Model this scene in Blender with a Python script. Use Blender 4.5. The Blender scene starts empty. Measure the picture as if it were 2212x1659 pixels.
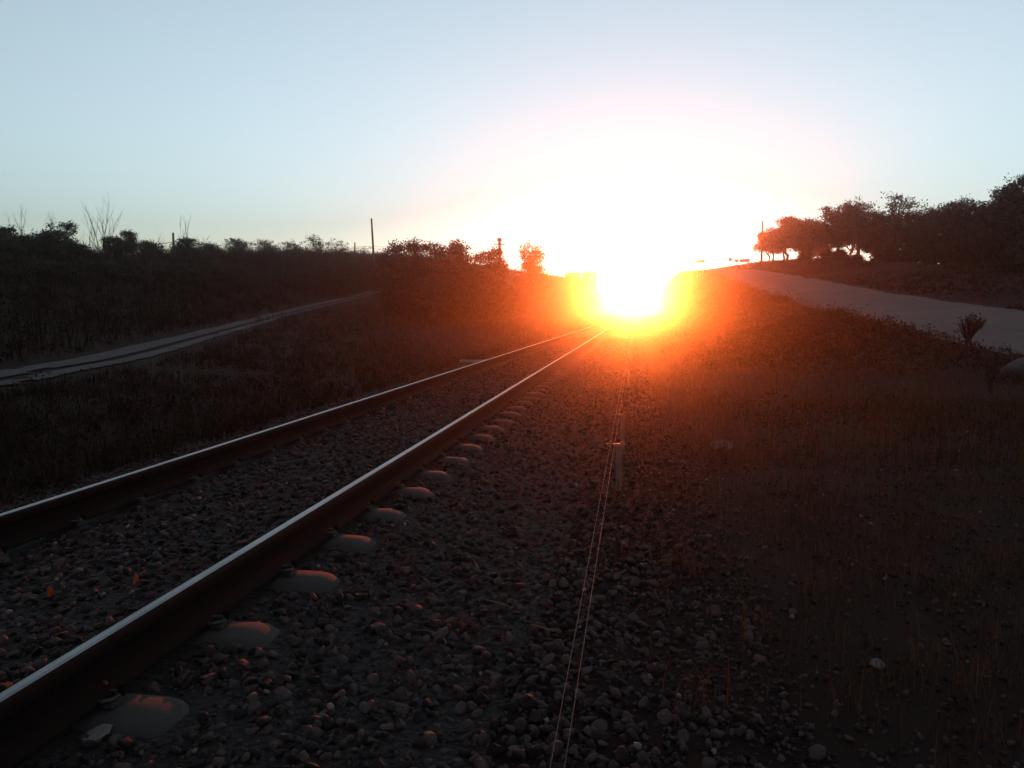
import bpy, bmesh, math, random
import numpy as np
from mathutils import Vector, Matrix

random.seed(7)
R = np.random.default_rng(11)
S = bpy.context.scene
COL = S.collection
PI = math.pi

# ------------------------------------------------------------------ view geometry
# track frame: X across the rails, Y along the rails towards the sun, Z up, metres
F = 1720.0                       # focal length in pixels of a 2212 px wide view
H = 1.19                         # camera height above the sleeper tops
PITCH = math.atan2(829 - 675, F)
YAW = math.radians(8.757)


def ray(px, py):
    dx = (px - 1106) / F
    dy = (829 - py) / F
    f = math.cos(PITCH) + dy * math.sin(PITCH)
    up = dy * math.cos(PITCH) - math.sin(PITCH)
    return dx, f, up


def world(px, py, Z):
    """point seen at that picture position, Z metres ahead of the camera"""
    dx, f, up = ray(px, py)
    a = dx / f * Z
    c, s = math.cos(YAW), math.sin(YAW)
    return np.array([a * c - Z * s, a * s + Z * c, H + up / f * Z])


def on_plane(px, py, z=-0.1):
    dx, f, up = ray(px, py)
    Z = (z - H) / (up / f)
    return world(px, py, Z)


# ------------------------------------------------------------------ mesh helpers
def mesh_obj(name, verts, faces, mats, parent=None, smooth=False, mat_index=None):
    me = bpy.data.meshes.new(name)
    verts = np.asarray(verts, dtype=np.float32).reshape(-1, 3)
    if isinstance(faces, np.ndarray):
        n, k = faces.shape
        me.vertices.add(len(verts))
        me.vertices.foreach_set('co', verts.ravel())
        me.loops.add(n * k)
        me.loops.foreach_set('vertex_index', faces.astype(np.int32).ravel())
        me.polygons.add(n)
        me.polygons.foreach_set('loop_start', np.arange(0, n * k, k, dtype=np.int32))
        me.update(calc_edges=True)
    else:
        me.from_pydata([tuple(map(float, v)) for v in verts], [], [tuple(int(i) for i in f) for f in faces])
        me.update()
    if not isinstance(mats, (list, tuple)):
        mats = [mats]
    for m in mats:
        me.materials.append(m)
    if mat_index is not None:
        me.polygons.foreach_set('material_index', np.asarray(mat_index, dtype=np.int32))
    if smooth:
        me.polygons.foreach_set('use_smooth', np.ones(len(me.polygons), dtype=bool))
    o = bpy.data.objects.new(name, me)
    COL.objects.link(o)
    if parent is not None:
        o.parent = parent
    return o


class MB:
    def __init__(self):
        self.v, self.f = [], []

    def add(self, v, f):
        b = len(self.v)
        self.v.extend([tuple(map(float, p)) for p in v])
        self.f.extend([tuple(int(i) + b for i in q) for q in f])
        return self

    def box(self, c, s, rz=0.0, rx=0.0, ry=0.0):
        m = Matrix.Rotation(rz, 3, 'Z') @ Matrix.Rotation(ry, 3, 'Y') @ Matrix.Rotation(rx, 3, 'X')
        p = []
        for x in (-.5, .5):
            for y in (-.5, .5):
                for z in (-.5, .5):
                    q = m @ Vector((x * s[0], y * s[1], z * s[2]))
                    p.append((q.x + c[0], q.y + c[1], q.z + c[2]))
        return self.add(p, [(0, 1, 3, 2), (4, 6, 7, 5), (0, 4, 5, 1), (2, 3, 7, 6), (0, 2, 6, 4), (1, 5, 7, 3)])

    def tube(self, pts, rad, n=6, cap=True):
        pts = [Vector(p) for p in pts]
        if not hasattr(rad, '__len__'):
            rad = [rad] * len(pts)
        v, f = [], []
        for i, p in enumerate(pts):
            d = (pts[min(i + 1, len(pts) - 1)] - pts[max(i - 1, 0)]).normalized()
            a = d.cross(Vector((0, 0, 1)))
            if a.length < 1e-3:
                a = d.cross(Vector((1, 0, 0)))
            a.normalize()
            b = d.cross(a)
            for k in range(n):
                t = 2 * PI * k / n
                v.append(p + (a * math.cos(t) + b * math.sin(t)) * rad[i])
        for i in range(len(pts) - 1):
            for k in range(n):
                k2 = (k + 1) % n
                f.append((i * n + k, i * n + k2, (i + 1) * n + k2, (i + 1) * n + k))
        if cap:
            f.append(tuple(range(n))[::-1])
            f.append(tuple(range((len(pts) - 1) * n, len(pts) * n)))
        return self.add(v, f)

    def build(self, name, mat, parent=None, smooth=False):
        return mesh_obj(name, self.v, self.f, mat, parent, smooth)


def tag(o, label=None, cat=None, group=None, kind=None):
    if label:
        o['label'] = label
    if cat:
        o['category'] = cat
    if group:
        o['group'] = group
    if kind:
        o['kind'] = kind
    return o


def empty(name, loc=(0, 0, 0), rz=0.0):
    o = bpy.data.objects.new(name, None)
    COL.objects.link(o)
    o.location = [float(x) for x in loc]
    o.rotation_euler = (0, 0, rz)
    o.empty_display_size = 0.2
    return o


# ------------------------------------------------------------------ materials
def mat(name, c1, c2=None, scale=8.0, rough=0.9, metal=0.0, bump=0.0, island=False, trans=0.0, spec=0.3,
        bscale=None, detail=6.0, dist=0.02):
    m = bpy.data.materials.new(name)
    m.use_nodes = True
    nt = m.node_tree
    N, L = nt.nodes, nt.links
    b = N['Principled BSDF']
    b.inputs['Roughness'].default_value = rough
    b.inputs['Metallic'].default_value = metal
    b.inputs['Specular IOR Level'].default_value = spec
    c2 = c2 or tuple(x * .6 for x in c1)
    ramp = N.new('ShaderNodeValToRGB')
    ramp.color_ramp.elements[0].color = (*c2, 1)
    ramp.color_ramp.elements[1].color = (*c1, 1)
    ramp.color_ramp.elements[0].position = .3
    ramp.color_ramp.elements[1].position = .72
    tc = N.new('ShaderNodeTexCoord')
    nz = N.new('ShaderNodeTexNoise')
    nz.inputs['Scale'].default_value = scale
    nz.inputs['Detail'].default_value = detail
    nz.inputs['Roughness'].default_value = .62
    L.new(tc.outputs['Object'], nz.inputs['Vector'])
    if island:
        g = N.new('ShaderNodeNewGeometry')
        mx = N.new('ShaderNodeMath')
        mx.operation = 'ADD'
        m2 = N.new('ShaderNodeMath')
        m2.operation = 'MULTIPLY_ADD'
        L.new(g.outputs['Random Per Island'], m2.inputs[0])
        m2.inputs[1].default_value = .8
        m2.inputs[2].default_value = -.4
        L.new(m2.outputs[0], mx.inputs[0])
        L.new(nz.outputs['Fac'], mx.inputs[1])
        L.new(mx.outputs[0], ramp.inputs['Fac'])
    else:
        L.new(nz.outputs['Fac'], ramp.inputs['Fac'])
    L.new(ramp.outputs['Color'], b.inputs['Base Color'])
    if bump:
        n2 = N.new('ShaderNodeTexNoise')
        n2.inputs['Scale'].default_value = bscale or scale * 3
        n2.inputs['Detail'].default_value = 8
        L.new(tc.outputs['Object'], n2.inputs['Vector'])
        bp = N.new('ShaderNodeBump')
        bp.inputs['Strength'].default_value = bump
        bp.inputs['Distance'].default_value = dist
        L.new(n2.outputs['Fac'], bp.inputs['Height'])
        L.new(bp.outputs['Normal'], b.inputs['Normal'])
    if trans:
        tr = N.new('ShaderNodeBsdfTranslucent')
        L.new(ramp.outputs['Color'], tr.inputs['Color'])
        ms = N.new('ShaderNodeMixShader')
        ms.inputs[0].default_value = trans
        L.new(b.outputs[0], ms.inputs[1])
        L.new(tr.outputs[0], ms.inputs[2])
        L.new(ms.outputs[0], N['Material Output'].inputs['Surface'])
    return m


M = {}
M['soil'] = mat('soil', (.024, .0128, .0105), (.011, .006, .005), 1.3, .97, spec=.05)
M['gravel'] = mat('ballast_bed', (.016, .010, .0088), (.0075, .0048, .0043), 30, .95, bump=1, bscale=34, dist=.04)
M['stone'] = mat('ballast_stone', (.060, .034, .032), (.0085, .0052, .005), 24, .85, bump=.5, bscale=90, island=True, spec=.2)
M['palestone'] = mat('pale_stone', (.17, .135, .13), (.09, .072, .07), 14, .85, bump=.5, bscale=60)
M['road'] = mat('worn_asphalt', (.080, .041, .035), (.030, .015, .013), .5, .9, bump=.4, bscale=120, dist=.006, spec=.4)
M['path'] = mat('packed_dirt', (.050, .040, .042), (.012, .010, .010), .7, .9, bump=.4, bscale=30, dist=.02)
M['steel'] = mat('polished_steel', (.19, .19, .195), (.09, .09, .092), 3, .36, metal=1.0, bump=.05, bscale=200, dist=.001)
M['rust'] = mat('rusty_steel', (.011, .0055, .0045), (.006, .003, .0026), 18, .95, metal=.0, spec=.1, bump=.1, bscale=90, dist=.004)
M['concrete'] = mat('sleeper_concrete', (.046, .037, .034), (.026, .021, .019), 9, .9, bump=.25, bscale=70, dist=.006)
M['iron'] = mat('dark_iron', (.06, .05, .047), (.03, .025, .023), 30, .6, metal=.4, bump=.3)
M['wire'] = mat('galvanised_wire', (.075, .062, .055), (.045, .038, .034), 30, .5, metal=1.0)
M['bark'] = mat('bark', (.055, .042, .034), (.025, .019, .016), 9, .95, bump=.8, bscale=30)
M['twig'] = mat('grey_twig', (.10, .085, .07), (.055, .045, .04), 12, .9)
M['leaf'] = mat('dark_leaf', (.034, .036, .018), (.014, .015, .009), 1.2, .8, island=True, trans=.08, spec=.1)
M['leaf2'] = mat('olive_leaf', (.045, .042, .022), (.020, .019, .011), 1.2, .8, island=True, trans=.15)
M['dry'] = mat('dry_grass', (.085, .042, .020), (.022, .013, .008), 1.1, .85, island=True, trans=.5, spec=.1)
M['scrub'] = mat('bank_brush', (.022, .018, .011), (.009, .007, .005), .8, .95, island=True, trans=.1, spec=.05)
M['weed'] = mat('dry_weed', (.022, .015, .010), (.012, .009, .006), 5, .9, trans=.1)
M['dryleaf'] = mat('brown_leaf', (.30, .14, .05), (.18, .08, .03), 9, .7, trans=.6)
M['straw'] = mat('straw', (.30, .15, .07), (.18, .09, .04), 9, .6, trans=.4)  # reddened: orange sunlight put into the colour, the straws lie in shadow
M['pole'] = mat('weathered_pole', (.11, .09, .075), (.06, .05, .042), 8, .9, bump=.3)
M['signback'] = mat('sign_metal', (.30, .29, .28), (.20, .19, .185), 6, .5, metal=.5)
M['signface'] = mat('sign_paint', (.72, .70, .66), (.60, .58, .55), 5, .5)
M['signring'] = mat('sign_red', (.35, .03, .025), (.25, .02, .02), 5, .5)
M['post'] = mat('fence_post', (.13, .10, .088), (.07, .055, .048), 8, .9, bump=.4)
M['wall'] = mat('shed_wall', (.32, .27, .23), (.22, .18, .155), 3, .9, bump=.2)
M['roof'] = mat('shed_roof', (.16, .14, .13), (.09, .08, .075), 3, .7)
M['litter'] = mat('pale_plastic', (.20, .17, .175), (.11, .095, .10), 20, .5, bump=.5, bscale=30, trans=.2)
M['plank'] = mat('grey_plank', (.20, .17, .15), (.12, .10, .09), 12, .9)

# ------------------------------------------------------------------ terrain
ST = np.array([-80, -30, 0, 17, 28, 37, 47, 60, 72, 85, 100, 113, 128, 148, 165, 190, 215, 245, 300, 430.])


def tab(pairs):
    a = np.array(sorted(pairs))
    return np.interp(ST, a[:, 0], a[:, 1])


def knot(u, z):
    u = [(0, u)] if not isinstance(u, list) else u
    z = [(0, z)] if not isinstance(z, list) else z
    return tab(u), tab(z)


PATH_U = [(-30, -8.0), (0, -8.3), (11, -10.0), (20, -13.6), (33, -18.2), (47, -22.3), (60, -24.8), (72, -26.2), (85, -28), (110, -27), (148, -22), (190, -16), (245, -16), (430, -16)]
PATH_Z = [(-30, -.15), (0, -.1), (11, 0), (20, .05), (33, .4), (47, .95), (60, 1.75), (72, 2.6), (85, 3.6), (110, 6.2), (148, 8.6), (190, 8.9), (245, 3), (300, -.6), (430, -1)]
ROADN_U = [(-80, 6.5), (0, 7.4), (17, 7.7), (28, 7.9), (47, 8.2), (72, 9.2), (113, 10), (148, 9.2), (190, 8), (245, 7), (430, 7)]
ROADN_Z = [(-80, -.7), (0, -.35), (17, .25), (28, .85), (47, 1.86), (72, 3.56), (113, 6.75), (148, 8.7), (165, 8.8), (190, 8.2), (215, 6), (245, 3), (300, -.6), (430, -1)]
ROADF_U = [(-80, 12.5), (0, 12.8), (28, 12.7), (42, 13.3), (68, 14.1), (98, 14.7), (128, 13.9), (148, 13.5), (190, 13), (430, 13)]
ROADF_Z = [(-80, -.4), (0, .0), (17, .65), (28, 1.19), (42, 1.98), (68, 3.95), (98, 6.15), (128, 8.15), (148, 9.05), (165, 9.1), (190, 8.5), (215, 6.2), (245, 3), (300, -.6), (430, -1)]
CREST_U = [(-80, -24), (0, -28), (37, -33), (55, -37), (80, -38.5), (107, -36), (148, -30), (190, -24), (245, -24), (430, -30)]
CREST_Z = [(-80, 1.8), (0, 2.6), (37, 4.25), (55, 5.5), (80, 7.5), (107, 9.3), (148, 9.9), (190, 9.4), (215, 7), (245, 4), (300, -.3), (430, -1)]
TREE_U = [(-80, 19), (0, 19.5), (45, 20), (72, 20.5), (98, 20.5), (128, 20), (190, 20), (430, 22)]
TREE_Z = [(-80, .6), (0, 1.6), (17, 2.2), (28, 2.7), (45, 3.6), (72, 5.5), (98, 7.4), (128, 9.1), (148, 9.8), (165, 9.9), (190, 8.9), (245, 3.6), (300, -.4), (430, -1)]


def off(pairs, d):
    return [(a, b + d) for a, b in pairs]


KN = [
    knot(-425, [(0, -1), (430, -1.5)]),
    knot(-110, [(0, 1.5), (100, 6), (190, 6), (245, 2), (300, -1), (430, -1.2)]),
    knot(off(CREST_U, -8), off(CREST_Z, -.5)),
    knot(CREST_U, CREST_Z),
    knot(off(PATH_U, -1.0), PATH_Z),
    knot(off(PATH_U, 1.0), PATH_Z),
    knot([(0, -6.4), (28, -7.5), (60, -9.0), (85, -9.8), (430, -9.8)],
         [(0, -.32), (28, -.1), (47, .3), (72, 1.1), (85, 1.9), (113, 4.4), (148, 7.4), (190, 8.1), (215, 6), (245, 2.5), (300, -.8), (430, -1)]),
    knot([(0, -5.4), (60, -5.7), (430, -5.7)], [(0, -.36), (165, -.36), (190, 1.0), (215, 1.7), (245, 1.6), (300, -.9), (430, -1.1)]),  # far rise across the track, added to keep low sun off the near ground
    knot(-4.55, [(0, -0.28), (165, -0.28), (190, 1.0), (215, 1.7), (245, 1.6), (300, -.9), (430, -1.1)]),
    knot(-3.7, [(0, -0.075), (165, -0.075), (190, 1.0), (215, 1.7), (245, 1.6), (300, -.9), (430, -1.1)]),
    knot(-2.98, [(0, -0.035), (165, -0.035), (190, 1.0), (215, 1.7), (245, 1.6), (300, -.9), (430, -1.1)]),
    knot(-1.84, [(0, -0.035), (165, -0.035), (190, 1.0), (215, 1.7), (245, 1.6), (300, -.9), (430, -1.1)]),
    knot(-1.12, [(0, -.066), (165, -.066), (190, 1.0), (215, 1.7), (245, 1.6), (300, -.9), (430, -1.1)]),
    knot(-0.45, [(0, -.10), (165, -.17), (190, 1.0), (215, 1.7), (245, 1.6), (300, -.9), (430, -1.1)]),
    knot([(0, 1.2), (60, 1.2), (430, 1.3)], [(0, -.12), (165, -.16), (190, 1.0), (215, 1.7), (245, 1.6), (300, -.9), (430, -1.1)]),
    knot([(0, 3.6), (430, 3.6)], [(0, -.12), (28, .02), (60, .3), (85, .6), (113, .9), (148, 1.2), (190, 1.7), (215, 1.7), (245, 1), (300, -.9), (430, -1.1)]),  # kept low far out to widen the strip the low sun reaches
    knot(off(ROADN_U, -.9), off(ROADN_Z, -.12)),
    knot(ROADN_U, ROADN_Z),
    knot(ROADF_U, ROADF_Z),
    knot(off(ROADF_U, .8), off(ROADF_Z, .05)),
    knot(TREE_U, TREE_Z),
    knot(off(TREE_U, 9), off(TREE_Z, -.9)),
    knot(120, [(0, 0), (100, 3), (190, 3), (245, .5), (300, -1), (430, -1.2)]),
    knot(425, [(0, -1), (430, -1.5)]),
]
VG = np.arange(-80, 430.1, 1.0)


def smooth(a, w=9):
    k = np.hanning(w + 2)[1:-1]
    k /= k.sum()
    p = np.pad(a, w // 2, mode='edge')
    return np.convolve(p, k, mode='valid')


KU = np.array([smooth(np.interp(VG, ST, k[0])) for k in KN])
KZ = np.array([smooth(np.interp(VG, ST, k[1])) for k in KN])

NP = [(R.uniform(0, 2 * PI), R.uniform(0, 2 * PI), R.uniform(0, 2 * PI)) for _ in range(18)]


def noise(u, v):
    s = 0
    for i, (a, b, c) in enumerate(NP):
        fr = .25 * 1.28 ** i
        s = s + np.sin(fr * (u * math.cos(a) + v * math.sin(a)) + b + 1.3 * np.sin(fr * .6 * (u * math.sin(c) - v * math.cos(c)) + c)) / (1.18 ** i)
    return s / 4.5


def calm(u, v, kn):
    """0 on the track and the road, 1 on open ground"""
    d = np.minimum(np.clip((-4.6 - u) / 1.5, 0, 1) + np.clip((u - .4) / 1.5, 0, 1), 1)
    rn, rf = kn[17], kn[18]
    onroad = np.clip((u - rn + .9) / .9, 0, 1) * np.clip((rf + .9 - u) / .9, 0, 1)
    pu = .5 * (kn[4] + kn[5])
    onpath = np.clip((2.0 - np.abs(u - pu)) / 1.0, 0, 1) * np.clip((95 - v) / 10, 0, 1)
    return d * (1 - onroad) * (1 - .8 * onpath)


def zt(u, v, rough=True):
    u = np.atleast_1d(np.asarray(u, float))
    v = np.atleast_1d(np.asarray(v, float))
    ku = np.array([np.interp(v, VG, k) for k in KU])
    kz = np.array([np.interp(v, VG, k) for k in KZ])
    z = kz[0].copy()
    for i in range(len(ku) - 1):
        m = (u >= ku[i]) & (u <= ku[i + 1])
        t = np.where(m, (u - ku[i]) / np.maximum(ku[i + 1] - ku[i], 1e-4), 0)
        z = np.where(m, kz[i] + t * (kz[i + 1] - kz[i]), z)
    if rough:
        z = z + .13 * noise(u, v) * calm(u, v, ku) * np.clip(np.abs(u + 2) / 14, .12, 1)
    return z


def z1(u, v):
    return float(zt(u, v)[0])


SUB = [2, 6, 3, 14, 3, 10, 4, 2, 2, 3, 3, 3, 2, 4, 6, 8, 3, 4, 3, 8, 5, 5, 2]
rows = np.concatenate([np.arange(-80, 0, 8), np.arange(0, 30, .5), np.arange(30, 90, 1.0), np.arange(90, 260, 2.5), np.arange(260, 431, 17)])
cols_u = []
for i, n in enumerate(SUB):
    t = np.linspace(0, 1, n, endpoint=False)
    a = np.interp(rows, VG, KU[i])
    b = np.interp(rows, VG, KU[i + 1])
    for x in t:
        cols_u.append(a + x * (b - a))
cols_u.append(np.interp(rows, VG, KU[-1]))
UU = np.array(cols_u).T
VV = np.repeat(rows[:, None], UU.shape[1], axis=1)
ZZ = zt(UU.ravel(), VV.ravel()).reshape(UU.shape)


def grid_faces(nr, nc):
    a = np.arange(nr * nc).reshape(nr, nc)
    return np.stack([a[:-1, :-1], a[:-1, 1:], a[1:, 1:], a[1:, :-1]], axis=-1).reshape(-1, 4)


ground = mesh_obj('ground', np.stack([UU, VV, ZZ], -1), grid_faces(*UU.shape), M['soil'], smooth=True)
tag(ground, kind='structure')


def sheet(name, ua, ub, va, vb, n, dv, lift, m, jit=0.0):
    r = np.arange(va, vb + .01, dv)
    a = np.interp(r, VG, ua) + jit * noise(r * 3.1, r * .7)
    b = np.interp(r, VG, ub) + jit * noise(r * 2.3 + 40, r * .9)
    u = np.stack([a + (b - a) * t for t in np.linspace(0, 1, n)], 1)
    v = np.repeat(r[:, None], n, 1)
    z = zt(u.ravel(), v.ravel()).reshape(u.shape) + lift
    return tag(mesh_obj(name, np.stack([u, v, z], -1), grid_faces(*u.shape), m, smooth=True), kind='structure')


sheet('track_bed', np.full_like(VG, -4.5), np.full_like(VG, -.35), -10, 184, 64, .5, .006, M['gravel'], .12)
sheet('road', KU[17], KU[18], -40, 215, 14, .5, .012, M['road'], .32)
pa = sheet('dirt_path', KU[4] + .1, KU[5] - .1, -10, 84, 11, .5, .028, M['path'], .22)
bm = bmesh.new()                     # two wheel ruts, the strip between them left to the grass
bm.from_mesh(pa.data)
bm.faces.ensure_lookup_table()
bmesh.ops.delete(bm, geom=[f for i, f in enumerate(bm.faces) if i % 10 in (5, 6) or noise(f.calc_center_median().x * 1.6, f.calc_center_median().y * .8) + (.25 if i % 10 in (0, 9, 4, 7) else 0) > .75], context='FACES')
bm.to_mesh(pa.data)
bm.free()

# ------------------------------------------------------------------ rails
RX = (-1.652, -3.157)
prof = [(-.070, 0), (-.070, .012), (-.030, .026), (-.009, .040), (-.009, .112), (-.034, .124), (-.036, .150), (-.031, .160),
        (-.020, .1668), (-.008, .1695), (.008, .1695), (.020, .1668), (.031, .160), (.036, .150), (.034, .124), (.009, .112), (.009, .040),
        (.030, .026), (.070, .012), (.070, 0)]
prof = [(x, z + .006) for x, z in prof]


def rail(x, label):
    ys = np.concatenate([[-4], np.arange(0, 60, 6.0), np.arange(60, 186, 25)])
    v, f, mi = [], [], []
    n = len(prof)
    for y in ys:
        wob = .004 * math.sin(y * .35)
        v += [(px + wob, y, pz) for px, pz in prof]
    for i in range(len(ys) - 1):
        for k in range(n):
            k2 = (k + 1) % n
            f.append((i * n + k, i * n + k2, (i + 1) * n + k2, (i + 1) * n + k))
            mi.append(1 if 7 <= k <= 10 else 0)
    f += [tuple(range(n)), tuple(range((len(ys) - 1) * n, len(ys) * n))[::-1]]
    mi += [0, 0]
    o = mesh_obj('rail', v, f, [M['rust'], M['steel']], mat_index=mi)
    o.location = (x, 0, 0)
    tag(o, label, 'rail', 'rails of the railway track')
    return o


rail(RX[0], 'rusty rail with bright worn top, nearer the pair of signal wires')
rail(RX[1], 'rusty rail with bright worn top, farther from the wires and nearer the dirt path')

# ------------------------------------------------------------------ sleepers
SL0, SLP = 2.16, .605


def sleeper_mesh(seed):
    rr = random.Random(seed)
    v, f = [], []
    c = .5 * (RX[0] + RX[1])
    half = 1.085
    ea, eb = .15, .13
    st = [ea * (1 - math.cos(t * PI / 16)) for t in range(9)]
    right = [half + .02 - q for q in st]
    xs = sorted([-x for x in right] + [-.74, -.64, -.55, -.3, 0, .3, .55, .64, .74] + right)
    prof_n = 9
    for x in xs:
        e = half + .02 - abs(x)
        q = max(0.0, min(1.0, 1 - e / ea))
        top = -eb * (1 - math.sqrt(max(0.0, 1 - q * q)))
        end = 1 - q ** 4
        if abs(x) < .6:
            top = -.10
        elif abs(x) < .7:
            top = -.03
        wt = .124 * (.55 + .45 * math.sqrt(max(0.0, 1 - q * q)))
        wb = .150
        bot = -.24
        ring = [(-wb, bot), (-wb * .98, -.12), (-wt - .006, top - .065), (-wt + .016, top - .018), (-wt * .55, top), (wt * .55, top), (wt - .016, top - .018), (wt + .006, top - .065), (wb * .98, -.12), (wb, bot)]
        ring = [(a, min(b, top)) for a, b in ring]
        v += [(x + rr.uniform(-.004, .004), y + rr.uniform(-.004, .004), z - abs(rr.gauss(0, .004))) for y, z in ring]
    n = 10
    for i in range(len(xs) - 1):
        for k in range(n):
            k2 = (k + 1) % n
            f.append((i * n + k, (i + 1) * n + k, (i + 1) * n + k2, i * n + k2))
    f += [tuple(range(n)), tuple(range((len(xs) - 1) * n, len(xs) * n))[::-1]]
    me = bpy.data.meshes.new('railway_sleeper')
    me.from_pydata(v, [], f)
    me.materials.append(M['concrete'])
    me.polygons.foreach_set('use_smooth', np.ones(len(f), dtype=bool))
    bm = bmesh.new()
    bm.from_mesh(me)
    bmesh.ops.recalc_face_normals(bm, faces=bm.faces)
    bm.to_mesh(me)
    bm.free()
    return me


SM = [sleeper_mesh(i) for i in range(4)]
clip = MB()
clip.tube([(-.01, -.03, .012), (.0, -.055, .03), (.03, -.06, .036), (.055, -.03, .032), (.05, .01, .03), (.02, .03, .034), (-.02, .02, .034)], .009, 6)
clip.box((.035, 0, .012), (.05, .09, .024))
clip_me = clip.build('rail_clip', M['iron'])
bolt = MB()
bolt.tube([(.05, .03, .02), (.05, .03, .072)], .013, 6)
bolt_me = bolt.build('bolt', M['rust'])
cm, bmh = clip_me.data, bolt_me.data
bpy.data.objects.remove(clip_me)
bpy.data.objects.remove(bolt_me)
ORD = ['first', 'second', 'third', 'fourth', 'fifth', 'sixth', 'seventh', 'eighth', 'ninth', 'tenth', 'eleventh', 'twelfth', 'thirteenth', 'fourteenth']
CX = .5 * (RX[0] + RX[1])
for k in range(-2, 112):
    y = SL0 + k * SLP + random.uniform(-.012, .012)
    o = bpy.data.objects.new('railway_sleeper', SM[k % 4])
    COL.objects.link(o)
    o.location = (CX + random.uniform(-.025, .012), y, random.uniform(-.012, -.002))
    o.rotation_euler = (0, 0, random.uniform(-.012, .012))
    if k < 0:
        lab = 'concrete sleeper out of the picture below the near rail'
    elif k == 0:
        lab = 'nearest concrete sleeper end, chipped, with a pale stone in front of it'
    elif k < 14:
        lab = 'concrete sleeper end with rounded top, %s along the rail from the bottom left corner' % ORD[k]
    else:
        lab = 'concrete sleeper in the row shrinking away towards the sun glare'
    tag(o, lab, 'railway sleeper', 'concrete sleepers under the rails')
    if -1 <= k < 30:
        for rx in RX:
            for s in (1, -1):
                c = bpy.data.objects.new('rail_clip', cm)
                COL.objects.link(c)
                c.parent = o
                c.location = (rx - CX + s * .062, 0, .004)
                c.rotation_euler = (0, 0, 0 if s > 0 else PI)
                c.scale = (.8, .8, .75)
                if k < 14:
                    b = bpy.data.objects.new('bolt', bmh)
                    COL.objects.link(b)
                    b.parent = c

# ------------------------------------------------------------------ ballast stones
def ico(sub):
    bm = bmesh.new()
    bmesh.ops.create_icosphere(bm, subdivisions=sub, radius=1)
    bm.verts.ensure_lookup_table()
    v = np.array([x.co[:] for x in bm.verts])
    f = np.array([[x.index for x in q.verts] for q in bm.faces])
    bm.free()
    return v, f


def rock(sub, seed):
    r = np.random.default_rng(seed)
    v, f = ico(sub)
    v = v.copy()
    for _ in range(11):                       # cut flat facets, as crushed rock has
        n = r.normal(size=3)
        n /= np.linalg.norm(n)
        d = r.uniform(.34, .78)
        h = v @ n
        m = h > d
        v[m] -= np.outer(h[m] - d, n)
    v *= 1 + r.normal(0, .015, (len(v), 1))
    v /= np.abs(v).max()
    v *= np.array([1.0, r.uniform(.7, .95), r.uniform(.5, .8)])
    return v, f


def rot_mats(n, tilt=1.0):
    a = R.uniform(0, 2 * PI, n)
    b = R.normal(0, .5 * tilt, n)
    c = R.normal(0, .5 * tilt, n)
    ca, sa, cb, sb, cc, sc = np.cos(a), np.sin(a), np.cos(b), np.sin(b), np.cos(c), np.sin(c)
    z, o = np.zeros(n), np.ones(n)
    A = np.stack([np.stack([ca, -sa, z], -1), np.stack([sa, ca, z], -1), np.stack([z, z, o], -1)], 1)
    B = np.stack([np.stack([o, z, z], -1), np.stack([z, cb, -sb], -1), np.stack([z, sb, cb], -1)], 1)
    C = np.stack([np.stack([cc, z, sc], -1), np.stack([z, o, z], -1), np.stack([-sc, z, cc], -1)], 1)
    return A @ B @ C


def scatter_rocks(P, size, sub, nvar, seed):
    V, Fc, base = [], [], 0
    idx = R.integers(0, nvar, len(P))
    for k in range(nvar):
        m = idx == k
        n = int(m.sum())
        if not n:
            continue
        v, f = rock(sub, seed + k)
        W = np.einsum('nij,kj->nki', rot_mats(n), v) * size[m][:, None, None] + P[m][:, None, :]
        V.append(W.reshape(-1, 3))
        Fc.append((f[None] + (np.arange(n) * len(v))[:, None, None]).reshape(-1, 3) + base)
        base += n * len(v)
    return np.concatenate(V), np.concatenate(Fc)


def sleeper_clear(u, v):
    k = np.round((v - SL0) / SLP)
    dv = np.abs(v - SL0 - k * SLP)
    ends = (u > -1.80) & (u < -1.31) | (u < -3.02) & (u > -3.49)
    return ~(ends & (dv < .128))


def rail_clear(u):
    return (np.abs(u - RX[0]) > .085) & (np.abs(u - RX[1]) > .085)


def spots(n, u0, u1, v0, v1, pw=1.0):
    u = R.uniform(u0, u1, n)
    t = R.uniform(0, 1, n) ** pw
    v = v0 + (v1 - v0) * t
    return u, v


def rocks_at(u, v, smin, smax, sink=.3):
    s = R.uniform(0, 1, len(u)) ** 1.8 * (smax - smin) + smin
    z = zt(u, v) + s * (sink + R.uniform(-.35, .35, len(u)))
    return np.stack([u, v, z], 1), s


u, v = spots(46000, -5.0, .75, 1.0, 10.0, 1.25)
keep = sleeper_clear(u, v) & rail_clear(u) & (R.uniform(0, 1, len(u)) > np.clip((u + .15) / .75, 0, .97))
P1, s1 = rocks_at(u[keep], v[keep], .012, .036)
V1, F1 = scatter_rocks(P1, s1, 2, 18, 100)
u, v = spots(34000, -4.9, .3, 10.0, 40.0, 1.5)
keep = sleeper_clear(u, v) & rail_clear(u)
P2, s2 = rocks_at(u[keep], v[keep], .022, .045)
V2, F2 = scatter_rocks(P2, s2, 1, 8, 300)
u, v = spots(60000, -5.0, .6, 1.0, 12.0, 1.3)
keep = sleeper_clear(u, v) & rail_clear(u)
P4, s4 = rocks_at(u[keep], v[keep], .006, .015)
V4, F4 = scatter_rocks(P4, s4, 1, 10, 700)
tag(mesh_obj('ballast_stones', np.concatenate([V1, V2, V4]), np.concatenate([F1, F2 + len(V1), F4 + len(V1) + len(V2)]), M['stone']), 'dark crushed stone ballast around the rails', 'gravel', kind='stuff')
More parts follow.
